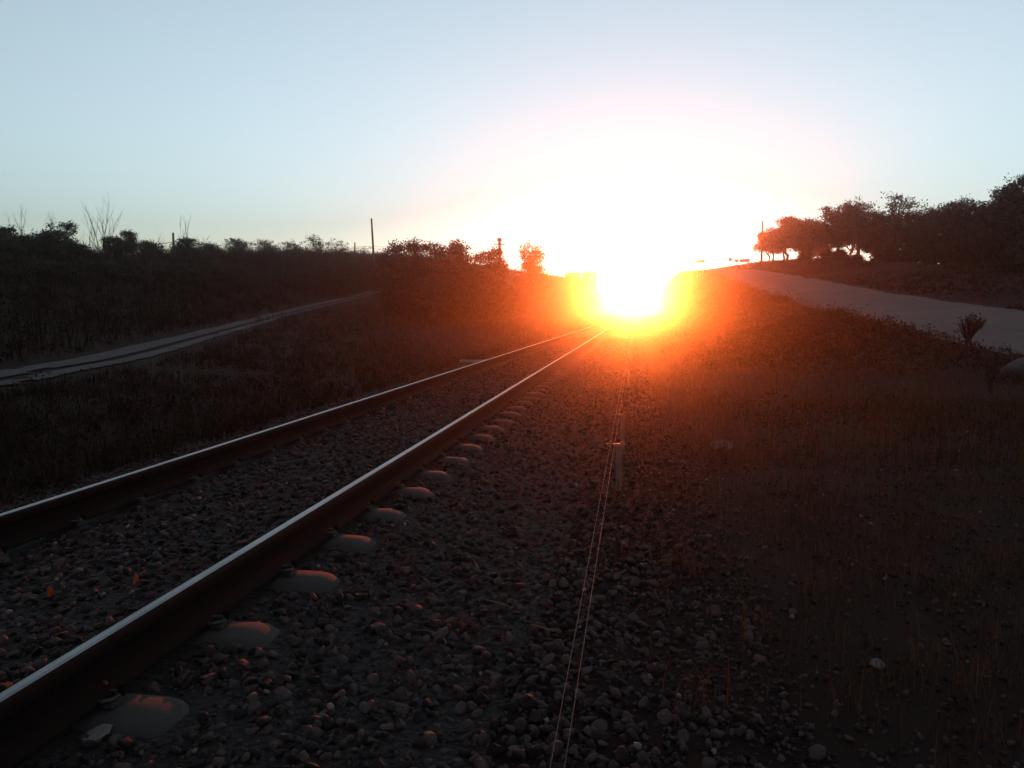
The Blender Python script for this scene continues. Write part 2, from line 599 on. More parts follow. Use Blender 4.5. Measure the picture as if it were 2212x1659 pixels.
# loose stones lying on the soil to the right and left
u, v = spots(34000, .2, 7.4, 1.2, 26, 1.7)
Pa, sa = rocks_at(u, v, .004, .020)
u, v = spots(7000, -8, -4.7, 3, 24, 1.3)
Pb, sb = rocks_at(u, v, .008, .028)
V3, F3 = scatter_rocks(np.concatenate([Pa, Pb]), np.concatenate([sa, sb]), 1, 8, 500)
M['pebble'] = mat('loose_pebble', (.066, .041, .037), (.011, .0065, .006), 20, .9, island=True, spec=.1)
tag(mesh_obj('loose_pebbles', V3, F3, M['pebble']), 'small pale pebbles strewn over the bare soil', 'gravel', kind='stuff')


u, v = spots(420, .5, 7.0, 1.6, 20, 1.5)
Pc, sc_ = rocks_at(u, v, .006, .02)
u, v = spots(260, -4.6, .4, 1.4, 12, 1.5)
Pd, sd_ = rocks_at(u, v, .008, .02)
Pd[:, 2] += .02
V5, F5 = scatter_rocks(np.concatenate([Pc, Pd]), np.concatenate([sc_, sd_]), 1, 8, 900)
tag(mesh_obj('pale_chips', V5, F5, M['palestone']), 'pale stone chips scattered on soil and ballast', 'gravel', kind='stuff')


def single_rock(name, loc, size, seed, m, label, cat, sq=(1, 1, 1), rz=0., sub=3):
    v, f = rock(sub, seed)
    o = mesh_obj(name, v * size * np.array(sq), f, m)
    o.location = [float(x) for x in loc]
    o.rotation_euler = (random.uniform(-.2, .2), random.uniform(-.2, .2), rz)
    tag(o, label, cat)
    return o


p = on_plane(217, 1618, -.08)
single_rock('pale_stone', (p[0], p[1], -.045), .056, 41, M['palestone'], 'pale squarish stone in front of the nearest sleeper end', 'stone', rz=.4)
p = on_plane(670, 1385, -.1)
single_rock('pale_stone', (p[0], p[1], -.07), .034, 42, M['palestone'], 'small pale stone on the ballast right of the second sleeper end', 'stone')
p = on_plane(1890, 1432, -.1)
single_rock('pale_stone', (p[0], p[1], z1(p[0], p[1]) + .01), .035, 43, M['palestone'], 'lone pale stone on bare soil near the bottom right', 'stone')

# boulder at the road edge
p = world(2205, 850, 14.2)
bz = z1(p[0], p[1])
v, f = ico(4)
r = np.random.default_rng(5)
v = v * np.array([.95, .72, .40]) + .03 * np.sin(v * 5.1 + 1)[:, [1, 2, 0]] + .012 * np.sin(v * 13 + 2)[:, [2, 0, 1]]
v[:, 2] = np.minimum(v[:, 2], .30 + .03 * v[:, 0])
o = mesh_obj('boulder', v, f, M['concrete'], smooth=True)
o.location = (float(p[0]) + .55, float(p[1]), bz + .02)
o.rotation_euler = (0, 0, .5)
tag(o, 'big rounded grey boulder with a flat top at the right edge below the road', 'boulder')

# ------------------------------------------------------------------ grass and brush
def blades(u, v, h, w, lean, base=None, seg=2):
    n = len(u)
    z = zt(u, v) - .01 if base is None else base
    a = R.uniform(0, 2 * PI, n)
    d = np.stack([np.cos(a), np.sin(a), np.zeros(n)], 1)
    s = np.stack([-np.sin(a), np.cos(a), np.zeros(n)], 1)
    P0 = np.stack([u, v, z], 1)
    L = lean[:, None]
    hh = h[:, None]
    up = np.array([0, 0, 1.0])
    P1 = P0 + d * L * hh * .35 + up * hh * .55
    P2 = P0 + d * L * hh * 1.0 + up * hh * (1 - .35 * L)
    W = w[:, None] * s
    V = np.stack([P0 - W, P0 + W, P1 + W * .7, P1 - W * .7, P2 + W * .12, P2 - W * .12], 1).reshape(-1, 3)
    b = np.arange(n)[:, None] * 6
    Fq = np.concatenate([b + np.array([[0, 1, 2, 3]]), b + np.array([[3, 2, 4, 5]])])
    return V, Fq


def tufts(n, per, ufun, hmin, hmax, w, spread):
    cu, cv = ufun(n)
    k = R.integers(max(1, per // 2), per + 1, n)
    idx = np.repeat(np.arange(n), k)
    hs = R.uniform(hmin, hmax, n)[idx] * R.uniform(.5, 1.15, len(idx))
    u = cu[idx] + R.normal(0, spread, len(idx)) * (hs / hmax + .3)
    v = cv[idx] + R.normal(0, spread, len(idx)) * (hs / hmax + .3)
    return blades(u, v, hs, w * R.uniform(.6, 1.2, len(idx)), R.uniform(.05, .9, len(idx)))


def joinq(parts):
    V, Fq, b = [], [], 0
    for v, f in parts:
        V.append(v)
        Fq.append(f + b)
        b += len(v)
    return np.concatenate(V), np.concatenate(Fq)


def near_right(n):
    v = 2.5 + 38 * R.uniform(0, 1, n) ** 1.5
    u = R.uniform(.1, 7.3, n)
    k = noise(u * 2.2, v * 1.6) > -.15
    return u[k][:n], v[k][:n]


def fixed(fun):
    def g(n):
        u, v = fun(int(n * 2.2))
        return u[:n], v[:n]
    return g


def near_left(n):
    v = 3.5 + 42 * R.uniform(0, 1, n) ** 1.3
    u = R.uniform(-9.5, -4.3, n)
    k = (noise(u * 1.8, v * 1.4) > 0)
    return u[k], v[k]


def by_rail_right(n):
    v = 4 + 60 * R.uniform(0, 1, n) ** 1.3
    return R.normal(.3, .5, n), v


def glow_verge(n):
    v = 7 + 60 * R.uniform(0, 1, n) ** 1.4
    return .5 + 5.5 * R.uniform(0, 1, n) ** .9, v


def near_verge(n):
    v = 1.9 + 8 * R.uniform(0, 1, n) ** .75
    u = .7 + 6.4 * R.uniform(0, 1, n)
    k = noise(u * 1.5, v * 1.5) > -.2
    return np.where(k, u, u + 1.5), np.where(k, v, v + 2.5)


def cut_right(n):
    return R.uniform(1.0, 9.0, n), R.uniform(35, 165, n)


def cut_left(n):
    return R.uniform(-22, -5.2, n), R.uniform(40, 200, n)


def verge_right(n):
    v = R.uniform(8, 160, n)
    rf = np.interp(v, VG, KU[18])
    return rf + R.uniform(.3, 9, n), v


def verge_near(n):
    v = R.uniform(6, 160, n)
    rn = np.interp(v, VG, KU[17])
    return rn - np.abs(R.normal(.2, .5, n)), v


G = [tufts(2600, 16, fixed(near_right), .04, .20, .0016, .06),
     tufts(1600, 12, fixed(near_left), .06, .28, .0025, .07),
     tufts(420, 9, fixed(by_rail_right), .06, .22, .003, .05),
     tufts(3000, 12, glow_verge, .12, .42, .003, .10),
     tufts(2600, 13, near_verge, .05, .22, .0018, .07),
     tufts(2600, 8, cut_right, .12, .4, .008, .12),
     tufts(2600, 9, cut_left, .2, .7, .012, .2),
     tufts(2600, 8, verge_right, .12, .4, .01, .12),
     tufts(2600, 9, verge_near, .08, .34, .005, .1)]
V, Fq = joinq(G)
tag(mesh_obj('dry_grass', V, Fq, M['dry']), 'sparse tufts of dry grass over the soil and verges', 'grass', kind='stuff')


def leaves(P, size, asp=.5):
    """rhombic leaf faces, random attitude, at the points P"""
    n = len(P)
    d = R.normal(size=(n, 3))
    d /= np.linalg.norm(d, axis=1)[:, None]
    e = np.cross(d, R.normal(size=(n, 3)))
    e /= np.linalg.norm(e, axis=1)[:, None]
    s = size[:, None]
    V = np.stack([P - d * s, P + e * s * asp, P + d * s, P - e * s * asp], 1).reshape(-1, 3)
    return V, (np.arange(n)[:, None] * 4 + np.arange(4)[None])


def bank_points(n):
    t = R.uniform(0, 1, n)
    v = 4 + 190 * R.uniform(0, 1, n) ** 1.15
    a = np.interp(v, VG, KU[3]) - 3
    b = np.interp(v, VG, KU[4]) - .4
    return a + (b - a) * t, v


u, v = bank_points(7000)
hs = R.uniform(.15, .8, len(u)) * (.6 + .5 * (noise(u * .7, v * .7) > 0))
per = 26
idx = np.repeat(np.arange(len(u)), per)
off3 = R.normal(size=(len(idx), 3)) * np.array([.45, .45, .4]) * hs[idx][:, None]
P = np.stack([u[idx], v[idx], zt(u, v)[idx] + hs[idx] * .35], 1) + off3
A = leaves(P, R.uniform(.02, .07, len(P)))
cl = np.concatenate([u, u[::2] + R.normal(0, .4, len(u[::2]))])
cv = np.concatenate([v, v[::2] + R.normal(0, .4, len(v[::2]))])
idx = np.repeat(np.arange(len(cl)), 6)
B = blades(cl[idx] + R.normal(0, .25, len(idx)), cv[idx] + R.normal(0, .25, len(idx)), R.uniform(.3, 1.0, len(idx)), R.uniform(.006, .014, len(idx)), R.uniform(.05, .7, len(idx)))


def mid_points(n):          # between path and track on the left
    v = 4 + 105 * R.uniform(0, 1, n) ** 1.35
    a = np.interp(v, VG, KU[5]) + .5
    return a + (-4.75 - a) * R.uniform(0, 1, n), v


u, v = mid_points(7000)
kk = noise(u * .9, v * .8) > -.5
u, v = u[kk], v[kk]
idx = np.repeat(np.arange(len(u)), 14)
hs = R.uniform(.1, .45, len(u)) * np.clip(v / 30, .6, 1.3)
P = np.stack([u[idx], v[idx], zt(u, v)[idx] + hs[idx] * .4], 1) + R.normal(size=(len(idx), 3)) * (.45 * hs[idx])[:, None]
C_ = blades(P[:, 0], P[:, 1], R.uniform(.06, .35, len(P)), R.uniform(.002, .005, len(P)), R.uniform(.1, .9, len(P)))
D_ = leaves(P[::2], R.uniform(.012, .04, len(P[::2])))


def right_points(n):        # rough weeds between the track and the road, and beyond the road
    v = 1.9 + 112 * R.uniform(0, 1, n) ** 1.6
    rn, rf = np.interp(v, VG, KU[17]), np.interp(v, VG, KU[18])
    near = R.uniform(0, 1, n) < .68
    u = np.where(near, .9 + (rn - .7) * R.uniform(0, 1, n) ** .8, rf + .3 + 7 * R.uniform(0, 1, n))
    return u, v


u, v = right_points(15000)
kk = noise(u * 1.1, v * .9) > -.25
u, v = u[kk], v[kk]
hs = R.uniform(.04, .26, len(u)) * np.clip(v / 22, .22, 1.4) * (1 + .8 * (noise(u * .6 + 9, v * .5) > .55))
idx = np.repeat(np.arange(len(u)), 16)
P = np.stack([u[idx], v[idx], zt(u, v)[idx] + hs[idx] * .4], 1) + R.normal(size=(len(idx), 3)) * (np.array([.6, .6, .38])[None] * hs[idx][:, None])
E_ = leaves(P, R.uniform(.008, .03, len(P)) * np.clip(P[:, 1] / 14, .4, 2.2))
V, Fq = joinq([E_])
tag(mesh_obj('verge_weeds', V, Fq, M['scrub']), 'dark low weeds covering the rough ground on both sides of the road', 'weeds', kind='stuff')
V, Fq = joinq([A, B, C_, D_])
tag(mesh_obj('bank_scrub', V, Fq, M['scrub']), 'dark low scrub and weeds covering the bank beyond the dirt path', 'scrub', kind='stuff')


# ------------------------------------------------------------------ trees and bushes
def crown_leaves(lobes, n, size, hollow=.35, asp=.5):
    """leaf clumps spread through a set of ellipsoid lobes (cx,cy,cz,rx,ry,rz)"""
    lobes = np.array(lobes, float)
    w = lobes[:, 3] * lobes[:, 4] * lobes[:, 5]
    w = w ** .75
    nc = max(10, n // 22)
    li = R.choice(len(lobes), nc, p=w / w.sum())
    d = R.normal(size=(nc, 3))
    d /= np.linalg.norm(d, axis=1)[:, None]
    rr = hollow + (1 - hollow) * R.uniform(0, 1, nc) ** .6
    cc = lobes[li, :3] + d * rr[:, None] * lobes[li, 3:] * R.uniform(.8, 1.12, nc)[:, None]
    cs = size * R.uniform(1.2, 3.0, nc)
    k = R.integers(0, nc, n)
    P = cc[k] + R.normal(size=(n, 3)) * cs[k][:, None] * np.array([1, 1, .7])
    return leaves(P, size * R.uniform(.55, 1.25, n), asp)


def limbs(mb, h, w, lobes, r0, lean=0.0, stems=1):
    for s in range(stems):
        a = random.uniform(0, 2 * PI)
        bx, by = (0, 0) if stems == 1 else (math.cos(a) * w * .05, math.sin(a) * w * .05)
        top = random.uniform(.3, .42) * h
        tx, ty = bx * 3 + lean * h * .3, by * 3
        mb.tube([(bx, by, -.25), (bx * 1.3 + .03 * w, by, top * .35), (bx * 2 - .02 * w + lean * h * .15, by * 2, top * .7), (tx, ty, top)],
                [r0 * 1.35, r0, r0 * .85, r0 * .7], 7)
        for lo in lobes:
            if stems > 1 and random.random() < .4:
                continue
            q = Vector(lo[:3])
            p0 = Vector((tx, ty, top * random.uniform(.75, 1)))
            mid = p0.lerp(q, .5) + Vector((random.uniform(-.06, .06) * w, random.uniform(-.06, .06) * w, -.02 * h))
            mb.tube([p0, mid, q + Vector((0, 0, lo[5] * .4))], [r0 * .55, r0 * .35, r0 * .08], 5, cap=False)
            for _ in range(2):
                e = q + Vector((random.uniform(-1, 1) * lo[3], random.uniform(-1, 1) * lo[4], random.uniform(0, 1) * lo[5])) * .9
                mb.tube([mid, mid.lerp(e, .55) + Vector((0, 0, .03 * h)), e], [r0 * .25, r0 * .15, r0 * .04], 4, cap=False)


def make_tree(name, label, cat, px, Z, ytop, wpx, group=None, m='leaf', n=2600, leaf=.16, base_frac=.36, stems=1, ybase=None, lobes_n=7, hollow=.3, r0=None, depth=None, taper=.25, sink=0.0):
    p = world(px, 600, Z)
    gz = z1(p[0], p[1]) - sink
    h = world(px, ytop, Z)[2] - gz
    w = wpx / F * Z
    t = empty(name, (p[0], p[1], gz))
    t.rotation_euler = (0, 0, -YAW * -1)
    lobes = []
    bf = base_frac
    for i in range(lobes_n):
        f = (i + .5) / lobes_n
        zc = h * (bf + (1 - bf) * (.12 + .72 * f))
        wid = w * .5 * (1 - taper * f) * (1 if f > .2 else .9)
        rx = w * random.uniform(.17, .28)
        x = random.uniform(-1, 1) * max(wid - rx, .05 * w)
        y = random.uniform(-1, 1) * max(wid - rx, .05 * w) * (depth or .8)
        lobes.append((x, y, zc, rx, rx * .9, h * (1 - bf) * random.uniform(.13, .22)))
    lobes.append((random.uniform(-.15, .15) * w, 0, h * .88, w * .2, w * .2, h * .10))
    lobes.append((0, 0, h * (bf + (1 - bf) * .38), w * .36, w * .33, h * (1 - bf) * .32))
    V, Fq = crown_leaves(lobes, n, leaf, hollow)
    V[:, 2] = np.maximum(V[:, 2], h * bf * .75 + .25 * V[:, 2])
    mb = MB()
    limbs(mb, h, w, lobes, r0 or .028 * h, random.uniform(-.2, .2), stems)
    mb.build('trunk', M['bark'], t, True)
    mesh_obj('crown', V, Fq, M[m], t)
    tag(t, label, cat, group)
    return t


RT = [
    (1664, 122, 498, 62, .40, 'low round tree beside the bare skyline pole, first of the tree row'),
    (1704, 104, 464, 92, .42, 'flat-topped windswept tree, second of the row from the bare pole'),
    (1752, 105, 470, 84, .42, 'lower tree between the flat-topped one and the two taller round ones'),
    (1800, 94, 444, 92, .40, 'rounded tree with a gap of sky at its upper right side'),
    (1842, 89, 428, 78, .42, 'tallest rounded tree in the left half of the tree row'),
    (1888, 84, 452, 80, .38, 'dense tree whose crown dips just left of the feathery tall tree'),
    (1937, 74, 414, 96, .20, 'feathery thin-topped tree standing out above the middle of the row'),
    (1992, 69, 440, 92, .15, 'dense dark tree just right of the feathery one'),
    (2042, 64, 432, 92, .15, 'dense dark tree with a bumpy top, second right of the feathery one'),
    (2090, 59, 424, 84, .15, 'dense tree with a small peak, left of the dip before the highest trees'),
    (2132, 53, 432, 84, .12, 'dark tree sitting in the dip before the highest trees'),
    (2172, 48, 400, 100, .12, 'tall tree rising beside the right edge of the picture'),
    (2222, 44, 366, 130, .12, 'highest tree, cut off by the right edge of the picture'),
]
for i, (px, Z, yt, w, bf, lab) in enumerate(RT):
    make_tree('roadside_tree', lab, 'tree', px, Z, yt, w * 1.3, 'trees in the row beyond the road', 'leaf2' if i in (6,) else 'leaf',
              n=4500 if i == 6 else 13000, leaf=.085 if i > 6 else .11, base_frac=bf * .55 if i < 6 else bf, stems=2 if i < 6 else 1, lobes_n=14, hollow=.05, taper=.1)
BK = [(1690, 130, 488, 100, 'hazy tree behind the flat-topped one'), (1835, 116, 462, 120, 'hazy tree behind the rounded tree with the sky gap'),
      (1905, 98, 462, 110, 'dark tree just left of and behind the feathery one'),
      (1765, 128, 520, 120, 'hazy low tree behind the trunks left of the middle of the row'),
      (1880, 112, 500, 130, 'hazy tree filling the row behind the tallest rounded tree'),
      (1962, 88, 470, 130, 'tree behind the feathery one, showing only as dark mass')]
for px, Z, yt, w, lab in BK:
    make_tree('roadside_tree', lab, 'tree', px, Z, yt, w, 'trees in the row beyond the road', 'leaf', n=3200, leaf=.2, base_frac=.42 if px < 1900 else .1, stems=1, lobes_n=8)
# thicket under the right part of the row
TK = [(1736, 103, 548, 26, 'narrow thicket bush parting the first two bright gaps under the trees'),
      (1787, 96, 545, 44, 'thicket bush closing the gap right of the second bright gap'),
      (1816, 92, 540, 44, 'thicket bush with bent stems in the dark middle of the row'),
      (1850, 88, 552, 24, 'small thicket bush between the two last bright gaps'),
      (1905, 76, 545, 50, 'thicket bush at the right end of the last bright gap'),
      (1915, 70, 540, 70, 'low thicket bush closing the gap under the feathery tree'),
      (1962, 64, 540, 90, 'thicket bush under the dense tree right of the feathery one'),
      (2015, 58, 535, 100, 'thicket bush in the dark middle of the right hand wood'),
      (2075, 52, 530, 110, 'thicket bush below the peaked tree, above the road bend'),
      (2135, 46, 530, 120, 'thicket bush below the dip in the tree line'),
      (2200, 40, 525, 140, 'thicket bush at the right edge, lowest in the wood')]
for px, Z, yt, w, lab in TK:
    make_tree('thicket_bush', lab, 'bush', px, Z, yt, w, 'bushes under the roadside trees', 'leaf', n=7000, leaf=.08, base_frac=.02, stems=3, lobes_n=7, r0=.05)

# left bank shrubs: (x, Z, ytop, width px, label)
LB = [
    (15, 44, 497, 60, 'ragged bush at the left edge of the picture on the bank top'),
    (62, 47, 515, 70, 'dark rounded bush on the bank under the two thin bare shoots'),
    (105, 50, 506, 60, 'soft-topped bush left of the spiky spreading shrub'),
    (137, 48, 486, 58, 'spiky spreading shrub with upswept twigs on the bank top'),
    (172, 54, 535, 50, 'tiny low bush between the spreading shrub and the bare tree'),
    (252, 58, 520, 50, 'low flat bush at the foot of the tall bare tree'),
    (283, 60, 506, 46, 'round bush just right of the tall bare tree'),
    (330, 64, 530, 50, 'low bush left of the short pole among bare shoots'),
    (400, 66, 522, 60, 'low round bush right of the short pole among bare shoots'),
    (455, 70, 532, 60, 'flat low bush where the wire meets the bank top'),
    (515, 74, 522, 56, 'small domed bush on the bank, left of a flat stretch'),
    (575, 78, 526, 70, 'broad low bush under the wires in the middle of the bank'),
    (628, 82, 528, 60, 'low ragged bush left of the tall tuft on the bank top'),
    (680, 84, 514, 50, 'tufted bush with a taller knob sticking above the bank top'),
    (722, 88, 526, 64, 'leafy low bush left of the thin upright pole'),
    (782, 92, 540, 70, 'sparse low bush between the thin pole and the leaning pole'),
    (845, 66, 524, 70, 'dense bush just right of the leaning pole'),
    (905, 64, 517, 84, 'broad dense bush in the left half of the big clump'),
    (955, 62, 523, 84, 'dense bush in the middle of the big clump'),
    (1003, 62, 519, 80, 'highest bush of the big clump, near the pole with a crossarm'),
    (1052, 66, 533, 62, 'open leafy bush beside the pole with a crossarm'),
    (1080, 70, 556, 40, 'last small bush of the clump, sloping down to the gap before the tree'),
]
for i, (px, Z, yt, w, lab) in enumerate(LB):
    big = px > 830
    make_tree('bank_bush', lab, 'bush', px, Z, yt - (4 if big else 9), w * (1.7 if big else 1.65), 'bushes along the top of the left bank', 'leaf' if i % 3 else 'leaf2',
              n=14000 if big else 6500, leaf=.085 if big else .06, base_frac=.03, stems=3, lobes_n=8, r0=.05, hollow=.1, sink=.1)
# lower fill of the big clump, down the slope
LF = [(880, 66, 575, 110, 'lower bush at the left front of the big clump above the path'),
      (950, 62, 580, 120, 'lower bush at the front of the big clump, facing the rails'),
      (1020, 62, 585, 120, 'lower bush at the right front of the big clump, lit red by the glare'),
      (1070, 66, 600, 90, 'lowest bush of the clump nearest the glare'),
      (1130, 90, 596, 70, 'small shrub at the left foot of the conical tree')]
LF += [(852, 58, 596, 80, 'low dark bush at the top end of the dirt path'),
       (905, 54, 606, 110, 'dark bush spreading down from the big clump, right of the path end'),
       (985, 52, 612, 130, 'dark bush low on the slope between the big clump and the rails'),
       (1055, 56, 618, 110, 'dark bush low on the slope, close to the orange glow'),
       (1110, 62, 622, 90, 'small bush at the foot of the slope, in the orange glow'),
       (800, 88, 556, 90, 'low bush behind the top end of the dirt path'),
       (740, 78, 566, 110, 'flat bush on the bank above the far end of the dirt path'),
       (640, 70, 566, 120, 'flat bush in the middle of the bank, above the path'),
       (520, 62, 570, 120, 'dark bush on the bank above the middle of the path'),
       (390, 54, 574, 130, 'dark bush on the bank left of the middle of the path'),
       (250, 46, 580, 140, 'dark bush halfway up the bank below the tall bare tree'),
       (110, 40, 580, 150, 'dark bush halfway up the bank below the spreading shrub'),
       (15, 36, 590, 140, 'dark bush halfway up the bank at the left edge')]
for px, Z, yt, w, lab in LF:
    make_tree('bank_bush', lab, 'bush', px, Z, yt, w, 'bushes along the top of the left bank', 'leaf', n=8000, leaf=.08, base_frac=.02, stems=3, lobes_n=7, r0=.05, hollow=.1)

make_tree('conical_tree', 'bushy cone shaped tree standing alone against the glow left of the sheds', 'tree', 1149, 84, 521, 112, None, 'leaf',
          n=9000, leaf=.11, base_frac=.05, stems=1, lobes_n=14, hollow=.05, taper=.35)


# bare trees
def bare(name, label, px, Z, ytop, wpx, stems, depth=3, group=None):
    p = world(px, 600, Z)
    gz = z1(p[0], p[1])
    h = world(px, ytop, Z)[2] - gz
    w = wpx / F * Z
    t = empty(name, (p[0], p[1], gz), YAW)
    mb = MB()

    def grow(p0, d, ln, r, lev):
        pts, rad = [p0], [r]
        q = p0
        dd = d.copy()
        n = 4
        for i in range(n):
            dd = (dd + Vector((random.uniform(-.10, .10), random.uniform(-.10, .10), .07))).normalized()
            q = q + dd * ln / n
            pts.append(q)
            rad.append(r * (1 - .8 * (i + 1) / n))
        mb.tube(pts, rad, 5 if lev == 0 else 4, cap=False)
        if lev < depth:
            for i in range(1, n + 1):
                for _ in range(2 if lev < 2 else 1):
                    if random.random() < .85:
                        a = random.uniform(0, 2 * PI)
                        sp = random.uniform(.35, .75)
                        nd = (dd + Vector((math.cos(a), math.sin(a) * .6, .25)) * sp).normalized()
                        grow(pts[i], nd, ln * random.uniform(.35, .5), rad[i] * .7 + .003, lev + 1)
    for s in range(stems):
        a = (s + .5) / stems * 2 - 1 if stems > 1 else 0
        tip = Vector((a * w * .5, random.uniform(-.1, .1) * w, h * (1 - .35 * abs(a) * random.uniform(.6, 1.2))))
        ln = tip.length
        grow(Vector((a * .1, 0, -.1)), tip.normalized(), ln, .022 * h / 3 + .012, 1 if stems > 2 else 0)
    mb.build('branches', M['twig'], t)
    tag(t, label, 'bare tree', group)
    return t


bare('bare_tree', 'tall leafless tree with a fan of fine upright branches on the bank', 223, 58, 452, 78, 5)
bare('bare_sapling', 'pair of thin leafless shoots behind the bushes near the left edge', 45, 50, 462, 30, 2, 2)
bare('bare_sapling', 'leaning leafless shoots left of the tall bare tree', 196, 56, 500, 36, 3, 2)
bare('bare_sapling', 'short leafless shoots just left of the short pole', 345, 66, 505, 40, 3, 2)
bare('bare_sapling', 'tall thin leafless shoots just right of the short pole', 397, 66, 478, 26, 2, 2)
bare('bare_sapling', 'faint leafless shoot on the bank left of the flat low bush', 440, 70, 515, 20, 2, 2)
bare('bare_sapling', 'thin leafless stem above the soft-topped bush near the left edge', 118, 52, 478, 16, 2, 2)

# ------------------------------------------------------------------ poles and lines
def pole(label, px, Z, ytop, r, lean_px=0.0, ybot=None, arm=False, arms=1):
    p = world(px, 560, Z)
    gz = z1(p[0], p[1])
    top = world(px, ytop, Z)
    t = empty('utility_pole', (p[0], p[1], gz))
    h = top[2] - gz
    lx = lean_px / F * Z
    m = MB()
    m.tube([(0, 0, -.4), (lx * .5, 0, h * .5), (lx, 0, h)], [r * 1.25, r, r * .8], 8)
    m.build('pole_shaft', M['pole'], t, True)
    if arm:
        for k in range(arms):
            a = MB()
            a.box((lx * .95, -r - .05, h - .9 - .75 * k), (1.5 - .5 * k, .09, .1), YAW)
            ar = a.build('crossarm', M['pole'], t)
            for sx in (-.6, 0.35, .6):
                ins = MB()
                x = lx * .95 + sx * (1.5 - .5 * k) / 1.5
                ins.tube([(x, -r - .05, h - .86 - .75 * k), (x, -r - .05, h - .72 - .75 * k)], [.05, .035], 6)
                ins.build('insulator', M['signback'], ar)
        c = MB()
        c.tube([(lx, 0, h - .45), (lx, 0, h - .1)], r * 1.45, 8)
        c.build('pole_cap', M['iron'], t)
    tag(t, label, 'utility pole', 'poles on the skyline')
    return top + np.array([lx, 0, 0])


W1 = pole('short pole among leafless shoots on the bank top', 376, 68, 502, .10)
W2 = pole('thin upright pole left of the leaning pole', 767, 118, 523, .11)
W3 = pole('tall leaning pole with nothing on it above the bank', 809, 98, 471, .13, -5.5)
W4 = pole('stout pole with a small crossarm near the cone shaped tree', 1080, 105, 513, .21, -1, arm=True)
W5 = pole('tall thin pole at the left end of the roadside trees', 1645, 112, 477, .13)
W6 = pole('thin short pole standing just left of the sheds', 1208, 176, 592, .10)


def line(label, pts, r, sag):
    m = MB()
    for a, b in zip(pts[:-1], pts[1:]):
        a, b = np.array(a), np.array(b)
        q = []
        for i in range(17):
            t = i / 16
            c = a + (b - a) * t
            c[2] -= sag * 4 * t * (1 - t)
            q.append(c)
        m.tube(q, r, 5, cap=False)
    o = m.build('power_line', M['iron'])
    tag(o, label, 'power line', 'wires between the skyline poles')


line('lower wire strung between the skyline poles above the bank',
     [world(-60, 548, 62), world(376, 522, 67.8), world(767, 535, 117.8), world(1078, 531, 104.7)], .022, .35)
line('upper wire strung between the skyline poles above the bank',
     [world(767, 531, 117.8), world(1078, 524, 104.7), world(1128, 522, 150)], .018, .3)

# ------------------------------------------------------------------ sheds
def shed(label, x0, x1, ytop, Z, dz):
    a, b = world(x0, ytop, Z), world(x1, ytop, Z)
    w = np.linalg.norm((b - a)[:2])
    c = .5 * (a + b)
    gz = min(z1(a[0], a[1]), z1(b[0], b[1])) - .3
    h = c[2] - gz
    t = empty('flat_roofed_shed', (c[0], c[1], gz), YAW)
    m = MB()
    m.box((0, 2.0, (h - .14) / 2), (w - .16, 4.0, h - .14))
    m.build('wall', M['wall'], t)
    m = MB()
    m.box((0, 2.0, h - .07), (w, 4.2, .14), ry=dz)
    m.build('roof', M['roof'], t)
    d = MB()
    d.box((-w * .15, -.02, .3 + .95), (.85, .05, 1.9))
    d.build('door', M['roof'], t)
    tag(t, label, 'shed', 'sheds beside the sun glare')


shed('flat roofed shed beside the sun glare, nearer the cone shaped tree', 1222, 1256.5, 588, 190, -.01)
shed('flat roofed shed beside the sun glare, half drowned in the light', 1260, 1291, 587, 192, .0)

# ------------------------------------------------------------------ road signs, fence
def board(label, x0, x1, y0, y1, Z, tilt=0.0, legs=(.18, .82)):
    a, b = world(x0, y0, Z), world(x1, y1, Z)
    w = np.linalg.norm((b - a)[:2])
    hh = a[2] - b[2]
    c = .5 * (a + b)
    gz = z1(c[0], c[1])
    t = empty('road_sign', (c[0], c[1], gz), YAW)
    zc = c[2] - gz
    m = MB()
    m.box((0, 0, zc), (w, .05, hh), ry=-tilt)
    p_ = m.build('sign_panel', M['signface'], t)
    m = MB()
    m.box((0, -.036, zc + hh * .5 - .04), (w, .02, .05), ry=-tilt)
    m.box((0, -.036, zc - hh * .5 + .04), (w, .02, .05), ry=-tilt)
    m.build('edge_strip', M['signback'], p_)
    for f in legs:
        m = MB()
        m.tube([((f - .5) * w, .07, -.3), ((f - .5) * w, .07, zc + hh * .4)], .055, 6)
        m.build('sign_post', M['signback'], t)
    tag(t, label, 'road sign', 'signs along the skyline of the road')


board('small rectangular board sign standing alone, nearest the glare', 1503.5, 1523, 560.8, 567, 112, .06)
board('short board sign between the round sign and the long board', 1587, 1595.5, 559.6, 565.6, 113, .03, (.5,))
board('long rectangular board sign left of the fence posts', 1597.5, 1619.5, 559, 565.8, 113, .05, (.2, .8))
# round sign
p = world(1577.5, 560, 111)
gz = z1(p[0], p[1])
t = empty('round_sign', (p[0], p[1], gz), YAW)
zc = p[2] - gz
m = MB()
m.tube([(0, .05, -.3), (-.03, .05, zc)], .04, 6)
m.build('sign_post', M['signback'], t)
m = MB()
m.tube([(0, .0, zc), (0, .03, zc)], .27, 24)
disc = m.build('sign_disc', M['signface'], t)
v, f = [], []
for k in range(24):
    a = 2 * PI * k / 24
    for r_, y_ in ((.27, -.002), (.17, -.002), (.17, -.010), (.27, -.010)):
        v.append((r_ * math.cos(a), y_, zc + r_ * math.sin(a)))
for k in range(24):
    for j in range(4):
        f.append((k * 4 + j, k * 4 + (j + 1) % 4, ((k + 1) % 24) * 4 + (j + 1) % 4, ((k + 1) % 24) * 4 + j))
mesh_obj('sign_ring', v, f, M['signring'], disc)
tag(t, 'round red rimmed road sign on a post between two board signs', 'road sign', 'signs along the skyline of the road')


